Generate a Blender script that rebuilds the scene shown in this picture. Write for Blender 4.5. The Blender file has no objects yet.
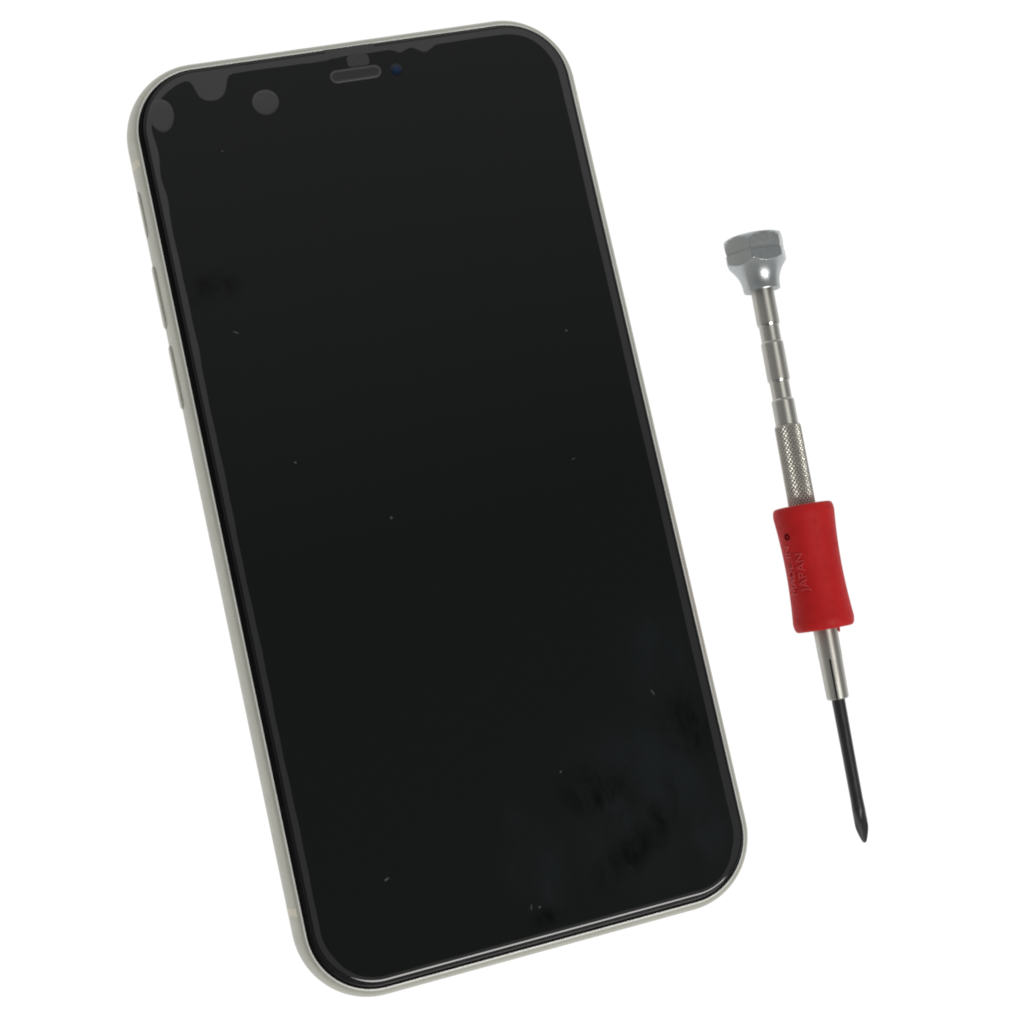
# A white smartphone with a badly seated screen protector, and a small red-sleeved
# precision screwdriver, lying side by side on a bright white surface.  Unit: 1 = 1 cm.
import bpy, bmesh, math, random
from mathutils import Vector, Matrix
import mathutils

random.seed(4)
S = bpy.context.scene
C = S.collection
PI = math.pi

# ------------------------------------------------------------------ helpers
def link(name, me, mat=None, parent=None, smooth=True, loc=None, sharp=35):
    o = bpy.data.objects.new(name, me)
    C.objects.link(o)
    if mat:
        me.materials.append(mat)
    if parent:
        o.parent = parent
    if loc:
        o.location = loc
    if smooth:
        for p in me.polygons:
            p.use_smooth = True
        try:
            me.set_sharp_from_angle(angle=math.radians(sharp))
        except Exception:
            pass
    return o


def from_bm(name, bm, **k):
    bmesh.ops.recalc_face_normals(bm, faces=bm.faces[:])
    me = bpy.data.meshes.new(name)
    bm.to_mesh(me)
    bm.free()
    return link(name, me, **k)


def thing(name, label, cat, loc=(0, 0, 0), rz=0.0):
    o = bpy.data.objects.new(name, None)
    C.objects.link(o)
    o.location = loc
    o.rotation_euler = (0, 0, rz)
    o.empty_display_size = 1
    o['label'] = label
    o['category'] = cat
    return o


def rrect(x0, x1, y0, y1, R, m=24):
    """rounded rectangle, counter-clockwise, (point, outward normal)"""
    out = []
    for cx, cy, a0 in ((x1 - R, y1 - R, 0), (x0 + R, y1 - R, 90), (x0 + R, y0 + R, 180), (x1 - R, y0 + R, 270)):
        for i in range(m + 1):
            a = math.radians(a0 + 90 * i / m)
            out.append((cx + R * math.cos(a), cy + R * math.sin(a)))
    return out


def loft(bm, rings, close=True):
    """rings: lists of (x,y,z), all of one length; returns vertex rings"""
    vr = [[bm.verts.new(p) for p in r] for r in rings]
    n = len(rings[0])
    for a, b in zip(vr[:-1], vr[1:]):
        for i in range(n if close else n - 1):
            j = (i + 1) % n
            bm.faces.new((a[i], a[j], b[j], b[i]))
    return vr


def ring_of(A, Bh, R, d, z, m=24):
    return [(x, y, z) for x, y in rrect(-A - d, A + d, -Bh - d, Bh + d, R + d, m)]


# ------------------------------------------------------------------ materials
def nodes_of(name):
    m = bpy.data.materials.new(name)
    m.use_nodes = True
    nt = m.node_tree
    return m, nt, nt.nodes['Principled BSDF']


def math_node(nt, op, a, b=None, c=None, clamp=False):
    n = nt.nodes.new('ShaderNodeMath')
    n.operation = op
    n.use_clamp = clamp
    for i, v in enumerate((a, b, c)):
        if v is None:
            continue
        if isinstance(v, (int, float)):
            n.inputs[i].default_value = v
        else:
            nt.links.new(v, n.inputs[i])
    return n.outputs[0]


def noise(nt, vec, scale, detail=3, rough=.5, dist=0.0):
    n = nt.nodes.new('ShaderNodeTexNoise')
    n.inputs['Scale'].default_value = scale
    n.inputs['Detail'].default_value = detail
    n.inputs['Roughness'].default_value = rough
    n.inputs['Distortion'].default_value = dist
    nt.links.new(vec, n.inputs['Vector'])
    return n.outputs['Fac']


def maprange(nt, v, a, b, c, d, smooth=False):
    n = nt.nodes.new('ShaderNodeMapRange')
    n.clamp = True
    if smooth:
        n.interpolation_type = 'SMOOTHSTEP'
    nt.links.new(v, n.inputs[0])
    for i, x in enumerate((a, b, c, d)):
        n.inputs[1 + i].default_value = x
    return n.outputs[0]


def objcoord(nt):
    return nt.nodes.new('ShaderNodeTexCoord').outputs['Object']


def mapping(nt, vec, scale=(1, 1, 1), loc=(0, 0, 0), rot=(0, 0, 0)):
    n = nt.nodes.new('ShaderNodeMapping')
    n.inputs['Scale'].default_value = scale
    n.inputs['Location'].default_value = loc
    n.inputs['Rotation'].default_value = rot
    nt.links.new(vec, n.inputs['Vector'])
    return n.outputs[0]


def mixcol(nt, f, a, b):
    n = nt.nodes.new('ShaderNodeMix')
    n.data_type = 'RGBA'
    if isinstance(f, (int, float)):
        n.inputs[0].default_value = f
    else:
        nt.links.new(f, n.inputs[0])
    for i, v in ((6, a), (7, b)):
        if isinstance(v, tuple):
            n.inputs[i].default_value = (*v, 1)
        else:
            nt.links.new(v, n.inputs[i])
    return n.outputs[2]


def simple(name, col, rough=.4, metal=0.0, spec=.5, var=.08, vscale=6, rvar=.06, stretch=(1, 1, 1), bump=0.0, bscale=40,
           ior=1.5):
    m, nt, p = nodes_of(name)
    oc = mapping(nt, objcoord(nt), stretch)
    f = noise(nt, oc, vscale, 4, .6)
    lo = tuple(c * (1 - var) for c in col)
    hi = tuple(min(1, c * (1 + var)) for c in col)
    nt.links.new(mixcol(nt, maprange(nt, f, .3, .7, 0, 1), lo, hi), p.inputs['Base Color'])
    f2 = noise(nt, oc, vscale * 3.1, 3, .6)
    nt.links.new(maprange(nt, f2, .3, .7, max(.02, rough - rvar), rough + rvar), p.inputs['Roughness'])
    p.inputs['Metallic'].default_value = metal
    p.inputs['Specular IOR Level'].default_value = spec
    p.inputs['IOR'].default_value = ior
    if bump:
        b = nt.nodes.new('ShaderNodeBump')
        b.inputs['Strength'].default_value = bump
        b.inputs['Distance'].default_value = .01
        nt.links.new(noise(nt, oc, bscale, 3, .6), b.inputs['Height'])
        nt.links.new(b.outputs[0], p.inputs['Normal'])
    return m


FRAME = simple('satin_aluminium', (.455, .45, .395), .47, .5, .5, .04, 1.6, .04, bump=.03, bscale=60)
ANT = simple('antenna_plastic', (.66, .63, .51), .5, 0, .4, .03, 5)
LIP = simple('polished_lip', (.74, .74, .705), .36, .3, .5, .10, 2.5, .08)
GAP = simple('dark_gap', (.012, .012, .012), .6, 0, .2)
GLASS = simple('black_cover_glass', (.003, .003, .0033), .26, 0, .12, .1, 3, .04)
BACK = simple('white_back_glass', (.75, .75, .73), .15)
BUTTON = simple('button_aluminium', (.50, .493, .430), .46, .5, .5, .05, 4)
GROOVE = simple('button_groove', (.34, .335, .30), .6, 0, .3)
SENSOR = simple('sensor_window', (.030, .031, .031), .22, 0, .9, .1, 9)
SLOT = simple('earpiece_mesh', (.020, .021, .021), .45, 0, .5, .2, 40)
SLOTRIM = simple('earpiece_cut_edge', (.050, .051, .051), .5, 0, .5)


def turned(name, col, rough, aniso):
    m = simple(name, col, rough, 1, .5, .07, 5, .05, (.15, 2, 2))
    nt = m.node_tree
    p = nt.nodes['Principled BSDF']
    p.inputs['Anisotropic'].default_value = aniso
    p.inputs['Anisotropic Rotation'].default_value = .25
    tg = nt.nodes.new('ShaderNodeTangent')
    tg.direction_type = 'RADIAL'
    tg.axis = 'X'
    nt.links.new(tg.outputs[0], p.inputs['Tangent'])
    return m


STEEL = turned('turned_nickel', (.46, .45, .415), .50, .8)
KNURL = simple('knurled_steel', (.42, .405, .365), .36, 1, .5, .06, 5, .05)
CAP = simple('grey_anodised', (.42, .442, .446), .32, .8, .5, .03, 5, .03, bump=.02, bscale=45)
BLADE = simple('black_oxide', (.008, .0083, .0093), .36, 0, .6, .2, 8, .08, (.3, 2, 2), bump=.06, bscale=30)
LETTER = simple('red_rubber_letter', (.56, .040, .046), .5, 0, .4, .05, 6)


def red_rubber():
    m, nt, p = nodes_of('red_rubber')
    oc = objcoord(nt)
    f = noise(nt, oc, 1.8, 4, .55)
    g = noise(nt, oc, 9, 4, .6)
    c = mixcol(nt, maprange(nt, f, .35, .7, 0, 1), (.44, .008, .009), (.52, .013, .014))
    nt.links.new(mixcol(nt, maprange(nt, g, .5, .75, 0, .4), c, (.33, .008, .010)), p.inputs['Base Color'])
    nt.links.new(maprange(nt, g, .3, .7, .5, .66), p.inputs['Roughness'])
    p.inputs['Specular IOR Level'].default_value = .2
    b = nt.nodes.new('ShaderNodeBump')
    b.inputs['Strength'].default_value = .12
    b.inputs['Distance'].default_value = .01
    nt.links.new(noise(nt, oc, 55, 3, .6), b.inputs['Height'])
    nt.links.new(b.outputs[0], p.inputs['Normal'])
    return m


RUBBER = red_rubber()


def screen_material():
    """black glossy glass with greasy smears low on the right, a painted-in reflection streak and a few specks of lint"""
    m, nt, p = nodes_of('smudged_black_screen')
    oc = objcoord(nt)

    def near(x, y, rx, ry, rot=0.0):
        v = mapping(nt, oc, (1, 1, 0), (0, 0, 0))
        sub = nt.nodes.new('ShaderNodeVectorMath')
        sub.operation = 'SUBTRACT'
        sub.inputs[1].default_value = (x, y, 0)
        nt.links.new(v, sub.inputs[0])
        w = mapping(nt, sub.outputs[0], (1, 1, 1), (0, 0, 0), (0, 0, -rot))
        w = mapping(nt, w, (1 / rx, 1 / ry, 0))
        ln = nt.nodes.new('ShaderNodeVectorMath')
        ln.operation = 'LENGTH'
        nt.links.new(w, ln.inputs[0])
        return ln.outputs['Value']

    def blob(x, y, rx, ry, rot=0.0):
        return maprange(nt, near(x, y, rx, ry, rot), 0.15, 1.0, 1, 0, True)

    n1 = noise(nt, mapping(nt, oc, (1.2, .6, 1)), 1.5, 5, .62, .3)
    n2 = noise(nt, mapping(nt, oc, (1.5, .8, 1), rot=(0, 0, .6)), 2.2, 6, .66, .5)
    smear_reflection = None
    for b in ((2.9, -3.5, 1.1, 1.5, .2), (3.0, -6.2, 1.1, 1.0, -.5), (.10, -6.1, .42, 1.5, .24), (.15, -6.2, .8, 1.1, .15), (2.2, -5.6, 2.2, 2.2, 0)):  # bottom-centre blobs paint a pale vertical reflection into the colour; the rest are smears
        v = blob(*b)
        smear_reflection = v if smear_reflection is None else math_node(nt, 'MAXIMUM', smear_reflection, v)
    smear_reflection = math_node(nt, 'MULTIPLY', smear_reflection, maprange(nt, n1, .32, .68, .15, 1), clamp=True)
    wipe = None
    for b in ((1.7, -6.35, 1.1, .42, .45), (1.35, -5.3, .95, .6, -.2), (2.35, -5.85, .35, .8, -.4), (3.1, -4.6, .7, .8, .2),
              (-3.0, 3.8, .7, .4, .2), (.1, -7.0, .5, .22, 0)):
        v = blob(*b)
        wipe = v if wipe is None else math_node(nt, 'MAXIMUM', wipe, v)
    wipe = math_node(nt, 'MULTIPLY', wipe, maprange(nt, n2, .37, .60, 0, 1), clamp=True)
    lint = None
    L = [(-2.37, 5.97, .018, .010, 0), (-2.76, 3.04, .010, .055, 1.0), (-2.27, .83, .020, .020, 0), (-.957, -.334, .022, .022, 0),
         (2.57, 2.10, .020, .018, 0), (-2.24, -5.80, .045, .018, .35), (2.63, -3.97, .012, .055, .45),
         (-.10, -6.78, .009, .050, -.25), (.03, -6.81, .020, .020, 0), (.84, -4.85, .018, .018, 0), (2.2, .0, .04, .006, .3),
         ]
    for b in L:
        v = maprange(nt, near(*b), .6, 1.15, 1, 0)
        lint = v if lint is None else math_node(nt, 'MAXIMUM', lint, v)
    base = mixcol(nt, smear_reflection, (.0048, .0062, .0054), (.0082, .0106, .0120))
    base = mixcol(nt, math_node(nt, 'MULTIPLY', wipe, .95), base, (.0018, .002, .002))
    base = mixcol(nt, math_node(nt, 'MULTIPLY', lint, .28), base, (.26, .26, .25))
    nt.links.new(base, p.inputs['Base Color'])
    r = maprange(nt, smear_reflection, 0, 1, .06, .09)
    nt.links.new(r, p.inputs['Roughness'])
    sp = math_node(nt, 'SUBTRACT', .5, math_node(nt, 'MULTIPLY', wipe, .17))
    nt.links.new(sp, p.inputs['Specular IOR Level'])
    return m


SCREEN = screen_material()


def airgap_material(name, col, spec):
    m, nt, p = nodes_of(name)
    oc = objcoord(nt)
    f = noise(nt, oc, 3.0, 4, .6)
    nt.links.new(mixcol(nt, maprange(nt, f, .3, .7, 0, 1), tuple(c * .88 for c in col), tuple(c * 1.1 for c in col)),
                 p.inputs['Base Color'])
    p.inputs['Roughness'].default_value = .06
    p.inputs['IOR'].default_value = 2.28
    p.inputs['Specular IOR Level'].default_value = spec
    return m


AIR = airgap_material('air_under_glass', (.012, .012, .0124), .5)
BUBBLE = airgap_material('air_bubble_film', (.013, .013, .0132), .5)


def lens_material():
    m, nt, p = nodes_of('blue_coated_lens')
    ln = nt.nodes.new('ShaderNodeVectorMath')
    ln.operation = 'LENGTH'
    nt.links.new(mapping(nt, objcoord(nt), (1, 1, 0)), ln.inputs[0])
    f = maprange(nt, ln.outputs['Value'], .02, .12, 1, 0, True)
    nt.links.new(mixcol(nt, f, (.004, .005, .007), (.004, .019, .054)), p.inputs['Base Color'])
    p.inputs['Roughness'].default_value = .08
    return m


LENS = lens_material()

# ------------------------------------------------------------------ the white surface
m, nt, p = nodes_of('glow_added_white_surface')  # plain white surface, glow added so it stays white and shows no shadows
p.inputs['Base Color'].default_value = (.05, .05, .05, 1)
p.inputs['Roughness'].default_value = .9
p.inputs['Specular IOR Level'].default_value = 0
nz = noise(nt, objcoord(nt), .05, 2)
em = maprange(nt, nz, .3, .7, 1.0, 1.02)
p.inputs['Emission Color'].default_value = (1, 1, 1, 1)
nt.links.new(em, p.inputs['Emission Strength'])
bm = bmesh.new()
bmesh.ops.create_circle(bm, cap_ends=True, segments=96, radius=260)
table = from_bm('table_surface', bm, mat=m, smooth=False)
table['kind'] = 'structure'
table['label'] = 'white table surface with an added glow that hides shadows, under the phone and screwdriver'

# ------------------------------------------------------------------ the phone
phone = thing('smartphone',
              'switched-off black-screen smartphone with rounded silver frame, lying face up beside a small screwdriver',
              'phone', (0, 0, 0))
A, Bh, R = 3.6256, 7.3856, 1.047       # inner rim of the frame (half width, half length, corner radius)
INS, ZR = .1594, .80                   # frame reaches this far outside the rim; height of the rim
RHO = .40


def frame_profile(t):
    """t 0 (rim, top) .. 1 (bottom edge): (offset outside rim, z)"""
    a = PI * t
    return INS * math.sin(a) ** .95 if 0 < t < 1 else 0.0, .40 + RHO * math.cos(a)


bm = bmesh.new()
rings = [ring_of(A, Bh, R, -.004, .735), ring_of(A, Bh, R, .012, .7985)]
for i in range(1, 28):
    d, z = frame_profile(i / 28)
    if d > .016:
        rings.append(ring_of(A, Bh, R, d, z))
rings.append(ring_of(A, Bh, R, 0.0, .0))
vr = loft(bm, rings)
frame = from_bm('frame', bm, mat=FRAME, parent=phone, sharp=50)

bm = bmesh.new()
r0 = ring_of(A, Bh, R, -.10, .004)
bm.faces.new([bm.verts.new(q) for q in r0])
loft(bm, [r0, ring_of(A, Bh, R, .002, .006)])
bmesh.ops.remove_doubles(bm, verts=bm.verts[:], dist=1e-5)
from_bm('back_panel', bm, mat=BACK, parent=phone)

# bright polished lip along the inner edge of the frame
bm = bmesh.new()
lip = [(-.003, .770), (-.002, .803), (.001, .8055), (.005, .8050), (.021, .7975), (.022, .785)]
loft(bm, [ring_of(A, Bh, R, d, z) for d, z in lip])
from_bm('frame_lip', bm, mat=LIP, parent=frame, sharp=60)


def side_strip(name, side, y0, y1, t0, t1, proud, mat, parent, n=14):
    """strip that follows the rounded frame section on the left (-1) or right (+1) side"""
    bm = bmesh.new()
    cols = []
    for k in range(n + 1):
        t = t0 + (t1 - t0) * k / n
        d, z = frame_profile(t)
        a = PI * t
        nx, nz_ = math.sin(a) / INS, math.cos(a) / RHO
        l = math.hypot(nx, nz_)
        pr = proud if 0 < k < n else -.004
        cols.append((d + pr * nx / l, z + pr * nz_ / l))
    e = .002
    ys = [(y0, -.004), (y0 + e, 0), (y1 - e, 0), (y1, -.004)]
    rows = []
    for y, dd in ys:
        rows.append([bm.verts.new((side * (A + d + dd), y, z)) for d, z in cols])
    for r1, r2 in zip(rows[:-1], rows[1:]):
        for i in range(n):
            bm.faces.new((r1[i], r1[i + 1], r2[i + 1], r2[i]))
    return from_bm(name, bm, mat=mat, parent=parent)


for sd, y in ((-1, 6.01), (-1, -5.955), (1, 5.95), (1, -5.96)):
    side_strip('antenna_band', sd, y - .062, y + .062, .085, .93, .0022, ANT, frame)


def stadium_button(name, side, yc, half, zc, hh, out, mat, parent, groove=True, x_in=.08):
    """button with rounded ends standing out of the frame's side"""
    def outline(g):
        pts = []
        m = 10
        for c, a0 in ((half - hh, -90), (-(half - hh), 90)):
            for i in range(m + 1):
                a = math.radians(a0 + 180 * i / m)
                pts.append((yc + c + (hh + g) * math.cos(a), zc + (hh + g) * math.sin(a)))
        return pts
    base = A + INS

    def ring(g, x):
        return [(side * (base + x), y, z) for y, z in outline(g)]
    bm = bmesh.new()
    v = loft(bm, [ring(0, -x_in), ring(0, out - .030), ring(-.006, out - .012), ring(-.022, out - .003), ring(-.045, out)])
    bm.faces.new(v[-1])
    b = from_bm(name, bm, mat=mat, parent=parent, sharp=40)
    if groove:
        bm = bmesh.new()
        v = loft(bm, [ring(.007, -x_in), ring(.007, .0025), ring(-.002, .0025)])
        from_bm('button_groove', bm, mat=GROOVE, parent=parent, sharp=40)
    return b


stadium_button('mute_switch', -1, 5.235, .375, .47, .11, .012, BUTTON, frame)
stadium_button('volume_button', -1, 3.875, .515, .45, .115, .028, BUTTON, frame)
stadium_button('volume_button', -1, 2.565, .515, .45, .115, .028, BUTTON, frame)
stadium_button('side_button', 1, 2.75, .80, .42, .115, .014, BUTTON, frame)

# cover glass with its rounded edge, set in the frame over a dark gap
bm = bmesh.new()
loft(bm, [ring_of(A, Bh, R, -.001, .765), ring_of(A, Bh, R, -.03, .765)])
from_bm('gasket', bm, mat=GAP, parent=phone)
bm = bmesh.new()
cg = [(-.012, .73), (-.012, .772), (-.016, .783), (-.024, .791), (-.036, .7965), (-.052, .7995), (-.07, .80)]
v = loft(bm, [ring_of(A, Bh, R, d, z) for d, z in cg])
bm.faces.new(v[-1])
front = from_bm('cover_glass', bm, mat=GLASS, parent=phone, sharp=60)

# the stuck-on screen protector: a second pane, a little smaller and off centre
PX0, PX1, PY0, PY1, PR = -A + .086, A - .010, -Bh + .085, Bh - .026, .985
ZP = .84
bm = bmesh.new()
pp = [(0, .801), (0, .806)]
for i in range(9):                              # rounded edge: tight at the bottom, easing into the flat
    u = i / 8
    pp.append((.020 * (1 - math.cos(u * 1.25)) / .685, .806 + .028 * math.sin(u * 1.25) / .949))
for i in range(1, 9):
    u = i / 8
    pp.append((.020 + .050 * u, .834 + .006 * (1 - (1 - u) ** 2)))
v = loft(bm, [[(x, y, z) for x, y in rrect(PX0 + d, PX1 - d, PY0 + d, PY1 - d, PR - d, 32)] for d, z in pp])
bm.faces.new(v[-1])
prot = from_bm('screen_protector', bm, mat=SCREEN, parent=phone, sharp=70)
prot.data.materials.append(GLASS)
for f in prot.data.polygons:
    if f.normal.z < .72:
        f.material_index = 1
prot['label'] = 'glass screen protector set slightly off centre, with air trapped along its edge'


# --- air trapped along the protector's edge
def perimeter(d, step=.03):
    pts = rrect(PX0 + d, PX1 - d, PY0 + d, PY1 - d, PR - d, 64)
    out = []
    for i, p0 in enumerate(pts):
        p1 = pts[(i + 1) % len(pts)]
        n = max(1, int(math.hypot(p1[0] - p0[0], p1[1] - p0[1]) / step))
        for k in range(n):
            out.append((p0[0] + (p1[0] - p0[0]) * k / n, p0[1] + (p1[1] - p0[1]) * k / n))
    res = []
    n = len(out)
    for i, q in enumerate(out):
        a, b = out[i - 1], out[(i + 1) % n]
        tx, ty = b[0] - a[0], b[1] - a[1]
        l = math.hypot(tx, ty) or 1
        res.append((q[0], q[1], -ty / l, tx / l))      # point and inward normal
    return res


def bump(u, c, w, h, p=2.0):
    t = abs(u - c) / w
    return h * max(0.0, 1 - t ** p) if t < 1 else 0.0


def gap_width(x, y, nx, ny):
    w = .122 + .006 * math.sin(3.1 * y + x) + .005 * math.sin(7.3 * x + 2 * y + 1) + .003 * math.sin(17 * (x + y))
    if ny < -.7:                               # top edge
        w = .108 + .004 * math.sin(5 * x)
        w += bump(x, .84, .16, .062, 1.2)
        w += bump(x, 1.265, .20, .115, 1.1)
        if -.35 < x < .80:
            w -= .018
        if -.72 < x < -.15:
            w += .012
        t = abs(x + 2.345) / .31
        if t < 1:                              # round air pocket hanging from the top edge
            w = max(w, .50 * math.sqrt(max(0, 1 - t ** 2.6)) + .0)
        t = (x + 2.345 - .31 if x > -2.345 else -(x + 2.345) - .31) / .09
        if 0 <= t < 1:
            w += .06 * (1 - t) ** 2
    elif nx > .7:                              # left edge
        w = .092 + .006 * math.sin(2.3 * y) + .004 * math.sin(9 * y)
        w += bump(y, 6.10, .22, .03, 1.4) - bump(y, 5.72, .18, .022)
        w += bump(y, 5.33, .20, .035, 1.2)
        w += bump(y, 2.85, .30, .015, 1.5)
        if y > 6.4:
            w = max(.085, w - .025)
    elif nx < -.7:                             # right edge
        w = .116 + .004 * math.sin(1.9 * y) + (.012 if y > 5.55 else 0)
        if y < -3:
            w += .006
    elif ny > .7:                              # bottom edge
        w = .048 + .003 * math.sin(6 * x)
    elif ny > 0:                               # bottom corners
        k = abs(ny)
        w = .112 * (1 - k / .7) + .06 * (k / .7) if nx > 0 else .135 * (1 - k / .7) + .06 * (k / .7)
    else:
        k = abs(nx)
        w = .128
    return max(.02, w)


OUT = .048
per = perimeter(OUT)
wid = [gap_width(*q) for q in per]
n = len(wid)
sm = []
for i in range(n):
    k = 1 if per[i][3] < -.9 else 4 if per[i][2] > .98 else 11           # keep the pockets on the top edge crisp
    sm.append(sum(wid[(i + j) % n] for j in range(-k, k + 1)) / (2 * k + 1))
bm = bmesh.new()
zz = ZP + .0012
outer = []
for x, y, nx, ny in per:
    up = .044 * max(0, min(1, (.41 - abs(x - .03)) / .02)) if ny < -.9 else 0.0
    outer.append((x, y + min(up, .040), zz - (.02 if up > .01 else 0.0)))
inner = [(x + nx * w, y + ny * w, zz) for (x, y, nx, ny), w in zip(per, sm)]
loft(bm, [[(x, y, zz) for x, y, _, _ in per], inner])
air = from_bm('trapped_air', bm, mat=AIR, parent=prot, smooth=False)
air['label'] = 'grey wavy band of air along the edge of the screen protector'

# where the air reaches the frame above the earpiece
bm = bmesh.new()
pts = []
for i in range(25):
    x = -.385 + .82 * i / 24
    pts.append(x)
top = [bm.verts.new((x, Bh - .024, ZP + .0017)) for x in pts]
mid = [bm.verts.new((x, PY1 - .008, ZP + .0017)) for x in pts]
bot = [bm.verts.new((x, PY1 - .050, ZP + .0016)) for x in pts]
for i in range(24):
    bm.faces.new((top[i], top[i + 1], mid[i + 1], mid[i]))
    bm.faces.new((mid[i], mid[i + 1], bot[i + 1], bot[i]))
from_bm('glue_patch', bm, mat=AIR, parent=prot, smooth=False)


def flat_patch(name, pts, z, mat, parent, dome=0.0):
    """thin pane patch, slightly domed"""
    cx = sum(q[0] for q in pts) / len(pts)
    cy = sum(q[1] for q in pts) / len(pts)
    bm = bmesh.new()
    rr = []
    for f, h in ((1, 0), (.97, .0008), (.85, dome * .3 + .001), (.6, dome * .7 + .001), (.3, dome + .001)):
        rr.append([(cx + (x - cx) * f - cx, cy + (y - cy) * f - cy, h) for x, y in pts])
    v = loft(bm, rr)
    bm.faces.new(v[-1])
    return from_bm(name, bm, mat=mat, parent=parent, loc=(cx, cy, z))


def ell(cx, cy, rx, ry, rot=0, n=64, wob=.015):
    o = []
    for i in range(n):
        a = 2 * PI * i / n
        w = 1 + wob * math.sin(2 * a + 1) + wob * .6 * math.sin(3 * a)
        x, y = rx * w * math.cos(a), ry * w * math.sin(a)
        o.append((cx + x * math.cos(rot) - y * math.sin(rot), cy + x * math.sin(rot) + y * math.cos(rot)))
    return o


b1 = flat_patch('air_bubble', ell(-1.520, 6.655, .212, .212), ZP + .001, BUBBLE, prot, .0012)
b1['label'] = 'round grey air bubble under the screen protector'
b2 = flat_patch('air_bubble', ell(-3.200, 6.690, .188, .275, -.03, wob=.03), ZP + .0018, BUBBLE, prot, .0012)
b2['label'] = 'oval grey air bubble at the top left corner of the protector'


def stadium(cx, cy, hx, hy, m=14):
    r = min(hx, hy)
    o = []
    for sx, a0 in ((hx - r, -90), (-(hx - r), 90)):
        for i in range(m + 1):
            a = math.radians(a0 + 180 * i / m)
            o.append((cx + sx + r * math.cos(a), cy + r * math.sin(a)))
    return o


ear = flat_patch('earpiece', stadium(.034, 6.902, .405, .083), ZP + .0008, SLOT, phone)
bm = bmesh.new()
loft(bm, [[(x, y, z) for x, y in stadium(.034, 6.902, .420 + g, .098 + g)]
          for g, z in ((.010, ZP), (.004, ZP + .004), (-.016, ZP + .004), (-.028, ZP + .001))])
from_bm('earpiece_rim', bm, mat=SLOTRIM, parent=ear)
for o in [x for x in C.objects if x.name.startswith('earpiece_rim')]:
    o.location = -Vector(ear.location) + Vector((0, 0, 0))
flat_patch('proximity_sensor', [(x, y) for x, y in rrect(-.062, .305, 7.022, 7.212, .06, 8)], ZP + .0022, SENSOR, phone)

bm = bmesh.new()
rr = []
for r, h in ((.105, 0), (.098, .002), (.08, .007), (.055, .012), (.03, .015), (.008, .016)):
    rr.append([(r * math.cos(2 * PI * i / 48), r * math.sin(2 * PI * i / 48), h) for i in range(48)])
v = loft(bm, rr)
bm.faces.new(v[-1])
from_bm('front_camera', bm, mat=LENS, parent=phone, loc=(.720, 6.872, ZP + .0006))

# ------------------------------------------------------------------ the screwdriver
DRV = (AX, AY, ARZ) = (6.2970, 3.1046, math.radians(-93.0748))
AXZ = .517
drv = thing('precision_screwdriver',
            'small precision screwdriver with grey knob, red rubber sleeve and black blade, lying beside the phone',
            'screwdriver', (AX, AY, 0), ARZ)


def spin(name, prof, mat, rfun=None, n=64, cap0=True, cap1=True, parent=drv, sharp=35):
    """surface of revolution about the driver's axis; prof: (t, r) in mm; angle 0 is straight up, + is east"""
    bm = bmesh.new()
    rings = []
    for t, r in prof:
        ring = []
        for i in range(n):
            a = 2 * PI * i / n
            q = rfun(a, t, r) if rfun else r
            ring.append((t / 10, q / 10 * math.sin(a), AXZ + q / 10 * math.cos(a)))
        rings.append(ring)
    v = loft(bm, rings)
    if cap0:
        bm.faces.new(v[0])
    if cap1:
        bm.faces.new(v[-1])
    return from_bm(name, bm, mat=mat, parent=parent, sharp=sharp)


def interp(pts, t):
    for (t0, r0), (t1, r1) in zip(pts[:-1], pts[1:]):
        if t <= t1:
            u = (t - t0) / (t1 - t0) if t1 > t0 else 0
            return r0 + (r1 - r0) * u
    return pts[-1][1]


def smooth_interp(pts, t):
    for (t0, r0), (t1, r1) in zip(pts[:-1], pts[1:]):
        if t <= t1:
            u = max(0, (t - t0) / (t1 - t0)) if t1 > t0 else 0
            u = u * u * (3 - 2 * u)
            return r0 + (r1 - r0) * u
    return pts[-1][1]


# knob: six flats cut into a flared cap
K0 = math.radians(31)


def knob_r(a, t, r):
    k = PI / 3
    x = (a - K0) % k - k / 2
    if t < 2.25:
        flat = 4.84 - .16 * max(0, min(1, t / 2.2))
    elif t < 2.6:
        flat = 4.60
    else:
        flat = 4.80
    q = flat / math.cos(x)
    if t > 7:
        return r
    # soft minimum of the round profile and the flat
    s = .05
    d = max(-1, min(1, (q - r) / s))
    return min(q, r) - .012 * (1 - abs(d))


kp = [(-.62, 3.0), (-.60, 3.8), (-.50, 4.35), (-.30, 4.82), (.0, 5.15), (.4, 5.35)]
t = .9
while t < 4.05:
    kp.append((round(t, 2), 5.45))
    t += .05
neck = [(4.05, 5.02), (5.3, 4.35), (6.7, 3.47), (7.9, 3.20), (9.0, 3.12)]
for i in range(1, 91):
    t = 4.05 + (9.0 - 4.05) * i / 90
    # cubic through the flare
    u = (t - 4.05) / 4.95
    r = 5.45 + (3.17 - 5.45) * (1 - (1 - min(1, u * 1.02)) ** 2.3)
    kp.append((t, r))
kp += [(9.14, 3.12), (9.15, 3.02), (8.1, 2.0)]
spin('knob', kp, CAP, knob_r, 240, sharp=16)

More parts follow.
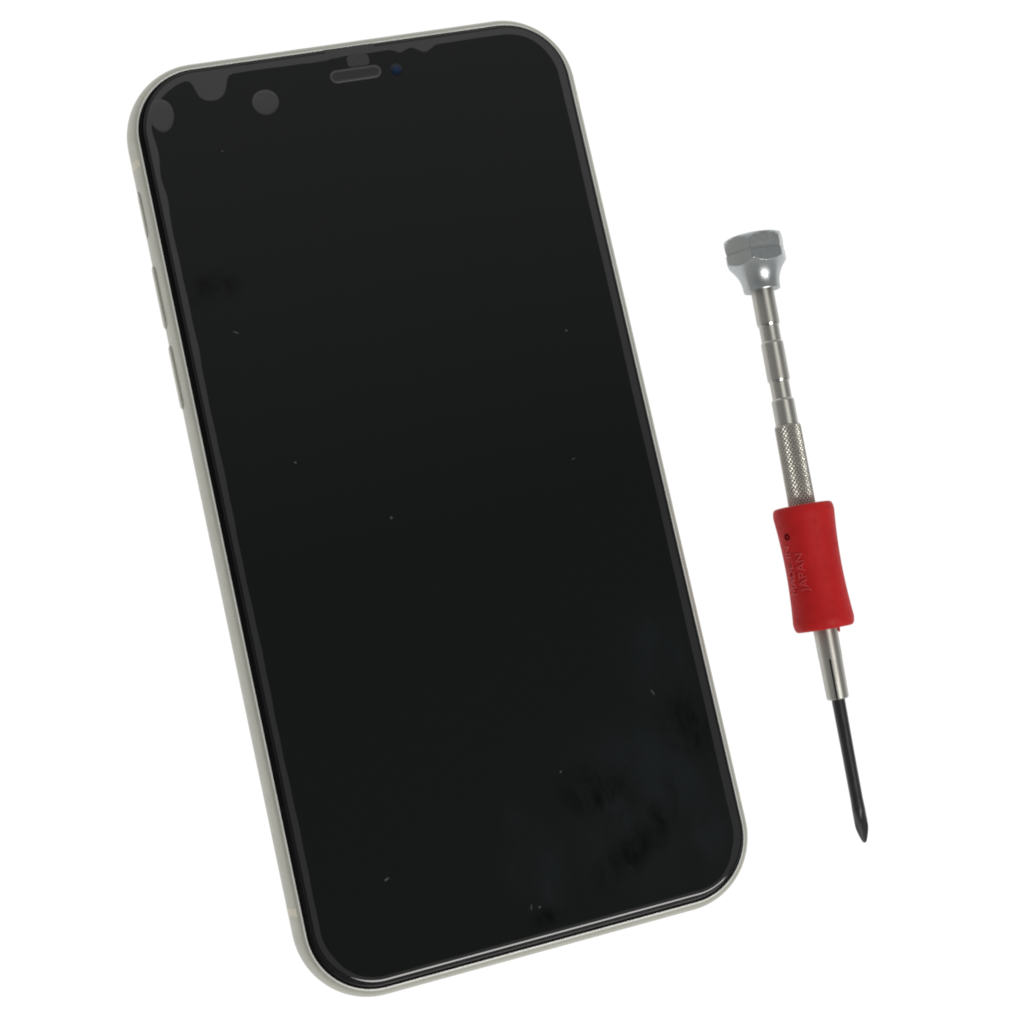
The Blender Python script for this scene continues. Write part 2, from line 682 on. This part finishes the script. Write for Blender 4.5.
# ringed shaft
sh = [(8.9, 1.95), (14.95, 1.95), (15.35, 1.785), (15.42, 1.70), (18.0, 1.70), (18.25, 1.86), (18.4, 1.91), (24.7, 1.91), (25.1, 1.745), (25.17, 1.66), (28.0, 1.66), (28.25, 1.86), (28.4, 1.93), (32.9, 1.93)]
shaft = spin('shaft', sh, STEEL, None, 72, sharp=12)
shaft.data.materials.append(simple('polished_shoulder', (.40, .395, .37), .17, 1))
for f in shaft.data.polygons:
    if abs(f.normal.x) > .2:
        f.material_index = 1


# knurled length
def tri(x):
    x = x - math.floor(x)
    return 1 - abs(2 * x - 1)


def knurl_r(a, t, r):
    if t < 32.9 or t > 47.6:
        return r
    u = a / (2 * PI) * 46
    w = t / .40
    h = min(tri(u * .5 + w * .5), tri(u * .5 - w * .5))
    return r - .11 + .20 * h


kn = [(32.55, 1.9), (32.6, 2.1), (32.85, 2.18)]
t = 32.9
while t <= 47.9:
    kn.append((t, 2.20 + .08 * (t - 32.9) / 15))
    t += .055
spin('knurled_barrel', kn, KNURL, knurl_r, 368, sharp=20)

# red sleeve
GP = [(47.35, 2.25), (47.2, 4.2), (47.3, 4.75), (47.55, 5.02), (48.0, 5.17), (48.8, 5.20)]


def grip_r(t):
    u = (t - 57.2) / 9.2
    return 4.72 + .47 * min(1.15, abs(u)) ** 1.9


gp = [(47.5, 2.2), (46.6, 2.4), (46.4, 4.0), (46.45, 4.55), (46.65, 4.92), (47.05, 5.10), (47.6, 5.17)]
t = 48.0
while t < 66.1:
    gp.append((t, grip_r(t)))
    t += .3
gp += [(66.4, 5.12), (67.0, 5.02), (67.4, 4.8), (67.55, 4.45), (67.57, 4.0), (67.4, 2.3), (66.6, 2.1)]
sleeve = spin('rubber_sleeve', gp, RUBBER, None, 96, sharp=60)

# tag of moulding flash at the lower end
bm = bmesh.new()
bmesh.ops.create_icosphere(bm, subdivisions=2, radius=.045)
bmesh.ops.scale(bm, verts=bm.verts[:], vec=(1.7, .6, .7))
for vtx in bm.verts:
    vtx.co += Vector((6.77, .215 + .12 * max(0, vtx.co.x), AXZ + .05))
from_bm('moulding_flash', bm, mat=RUBBER, parent=sleeve)


# raised lettering wrapped round the sleeve
def wrap_text(body, name, t_start, t_end, ang, size, lift=.012):
    cu = bpy.data.curves.new(name, 'FONT')
    cu.body = body
    cu.size = size
    cu.extrude = .5
    cu.offset = .0
    cu.resolution_u = 3
    o = bpy.data.objects.new(name, cu)
    C.objects.link(o)
    dg = bpy.context.evaluated_depsgraph_get()
    me = bpy.data.meshes.new_from_object(o.evaluated_get(dg))
    bpy.data.objects.remove(o)
    bm = bmesh.new()
    bm.from_mesh(me)
    bpy.data.meshes.remove(me)
    bmesh.ops.subdivide_edges(bm, edges=[e for e in bm.edges if e.calc_length() > .05 and abs(e.verts[0].co.z - e.verts[1].co.z) < .1],
                              cuts=2)
    xs = [q.co.x for q in bm.verts]
    ys = [q.co.y for q in bm.verts]
    x0, x1 = min(xs), max(xs)
    h = max(ys)
    for q in bm.verts:
        u = (q.co.x - x0) / (x1 - x0)
        t = t_start + (t_end - t_start) * u
        r = grip_r(t) / 10
        a = ang - (q.co.y - h / 2) / r          # letter tops point west
        rr = r + (lift if q.co.z > 0 else -.02)
        q.co = Vector((t / 10, rr * math.sin(a), AXZ + rr * math.cos(a)))
    ob = from_bm(name, bm, mat=LETTER, parent=sleeve, smooth=False)
    return ob


DEG = math.radians
wrap_text('JAPAN', 'lettering', 60.9, 54.4, DEG(-48), .20, .021)
wrap_text('MADE', 'lettering', 61.1, 56.0, DEG(-74), .18, .021)
wrap_text('IN', 'lettering', 54.9, 52.9, DEG(-74), .18, .021)
bm = bmesh.new()                                   # small moulded ring
rings = []
for k in range(12):
    b = 2 * PI * k / 12
    rr = .042 + .015 * math.cos(b)
    hh = .012 * math.sin(b) + .003
    ring = []
    for i in range(28):
        g = 2 * PI * i / 28
        t = 51.4 + 10 * rr * math.cos(g)
        r = grip_r(t) / 10
        a = DEG(-67) + rr * math.sin(g) / r
        ring.append((t / 10, (r + hh) * math.sin(a), AXZ + (r + hh) * math.cos(a)))
    rings.append(ring)
rings.append(rings[0])
loft(bm, rings)
bmesh.ops.remove_doubles(bm, verts=bm.verts[:], dist=1e-6)
from_bm('moulded_ring', bm, mat=simple('dark_red_mark', (.09, .003, .004), .8, 0, .05), parent=sleeve)


# collet with its slits
def collet_r(a, t, r):
    if t < 72.6 or t > 79.25:
        return r
    for c in (-27, 93, 213):
        d = (a - DEG(c) + PI) % (2 * PI) - PI
        if abs(d) < DEG(4.5):
            return r - .6
    return r


cp = [(66.6, 2.02), (72.2, 2.00), (72.55, 1.97), (72.6, 1.96), (72.7, 1.96), (79.0, 1.87), (79.25, 1.80), (79.4, 1.62), (79.42, 1.2)]
col = spin('collet', cp, STEEL, collet_r, 160, sharp=25)
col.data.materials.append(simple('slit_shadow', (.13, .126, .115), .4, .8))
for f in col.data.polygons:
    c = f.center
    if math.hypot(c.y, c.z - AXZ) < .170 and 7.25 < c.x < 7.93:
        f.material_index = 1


# black blade with a cross point
def blade_r(a, t, r):
    if t < 97.6:
        return r
    k = min(1, (t - 97.6) / 3.0)
    x = ((a - DEG(67)) % (PI / 2)) / (PI / 2)
    flute = math.sin(PI * x) ** .7
    return r * (1 - .32 * k * flute)


bp = [(79.0, 1.12), (80, 1.12), (88, 1.06), (96, 1.04), (97.6, 1.09)]
for i in range(1, 25):
    t = 97.6 + (102.9 - 97.6) * i / 24
    u = (t - 97.6) / 5.3
    r = 1.10 if u < .55 else 1.10 - (1.10 - .48) * ((u - .55) / .45) ** 1.5
    bp.append((t, r))
bp += [(103.2, .34), (103.38, .16)]
spin('blade', bp, BLADE, blade_r, 64, sharp=40)

# ------------------------------------------------------------------ light
W = bpy.data.worlds.new('World')
S.world = W
W.use_nodes = True
nt = W.node_tree
bg = nt.nodes['Background']
tc = nt.nodes.new('ShaderNodeTexCoord')
sp = nt.nodes.new('ShaderNodeSeparateXYZ')
nt.links.new(tc.outputs['Generated'], sp.inputs[0])
north = maprange(nt, sp.outputs['Y'], .05, .75, 0, .43)
low = maprange(nt, sp.outputs['Z'], .1, .95, .28, 0)
val = math_node(nt, 'ADD', math_node(nt, 'ADD', north, low), .115)
val = math_node(nt, 'MINIMUM', val, .62)
nt.links.new(mixcol(nt, .5, (.97, .99, 1.0), (1.0, 1.0, .98)), bg.inputs['Color'])
nt.links.new(val, bg.inputs['Strength'])

la = bpy.data.lights.new('softbox', 'AREA')
la.shape = 'RECTANGLE'
la.size, la.size_y = 60, 32
la.energy = 80000
la.color = (1.0, .985, .96)
lo = bpy.data.objects.new('softbox', la)
C.objects.link(lo)
lo.location = (24, -56, 100)
lo.rotation_euler = (Vector((3, 0, 0)) - Vector(lo.location)).to_track_quat('-Z', 'Y').to_euler()

# ------------------------------------------------------------------ camera
cd = bpy.data.cameras.new('camera')
cam = bpy.data.objects.new('camera', cd)
C.objects.link(cam)
Rb = Matrix(((0.948791, 0.190064, -0.252331), (-0.218268, 0.971851, -0.088682), (0.228372, 0.139216, 0.963569)))
Rb = Matrix([[Rb[i][j] for j in range(3)] for i in range(3)])
CAMROT = Rb
cam.matrix_world = Matrix.Translation((-6.591, -2.073, 29.74 + ZR)) @ CAMROT.to_4x4()
cd.sensor_width = 36
cd.lens = 36 * 1900 / 1024
cd.shift_x = 6.27 / 1024
cd.shift_y = -80.7 / 1024
cd.clip_start = .5
cd.clip_end = 2000
S.camera = cam
S.cycles.pixel_filter_type = 'BLACKMAN_HARRIS'
S.cycles.filter_width = 2.0
S.view_settings.view_transform = 'Standard'
S.view_settings.look = 'None'
S.view_settings.exposure = 0
S.view_settings.gamma = 1
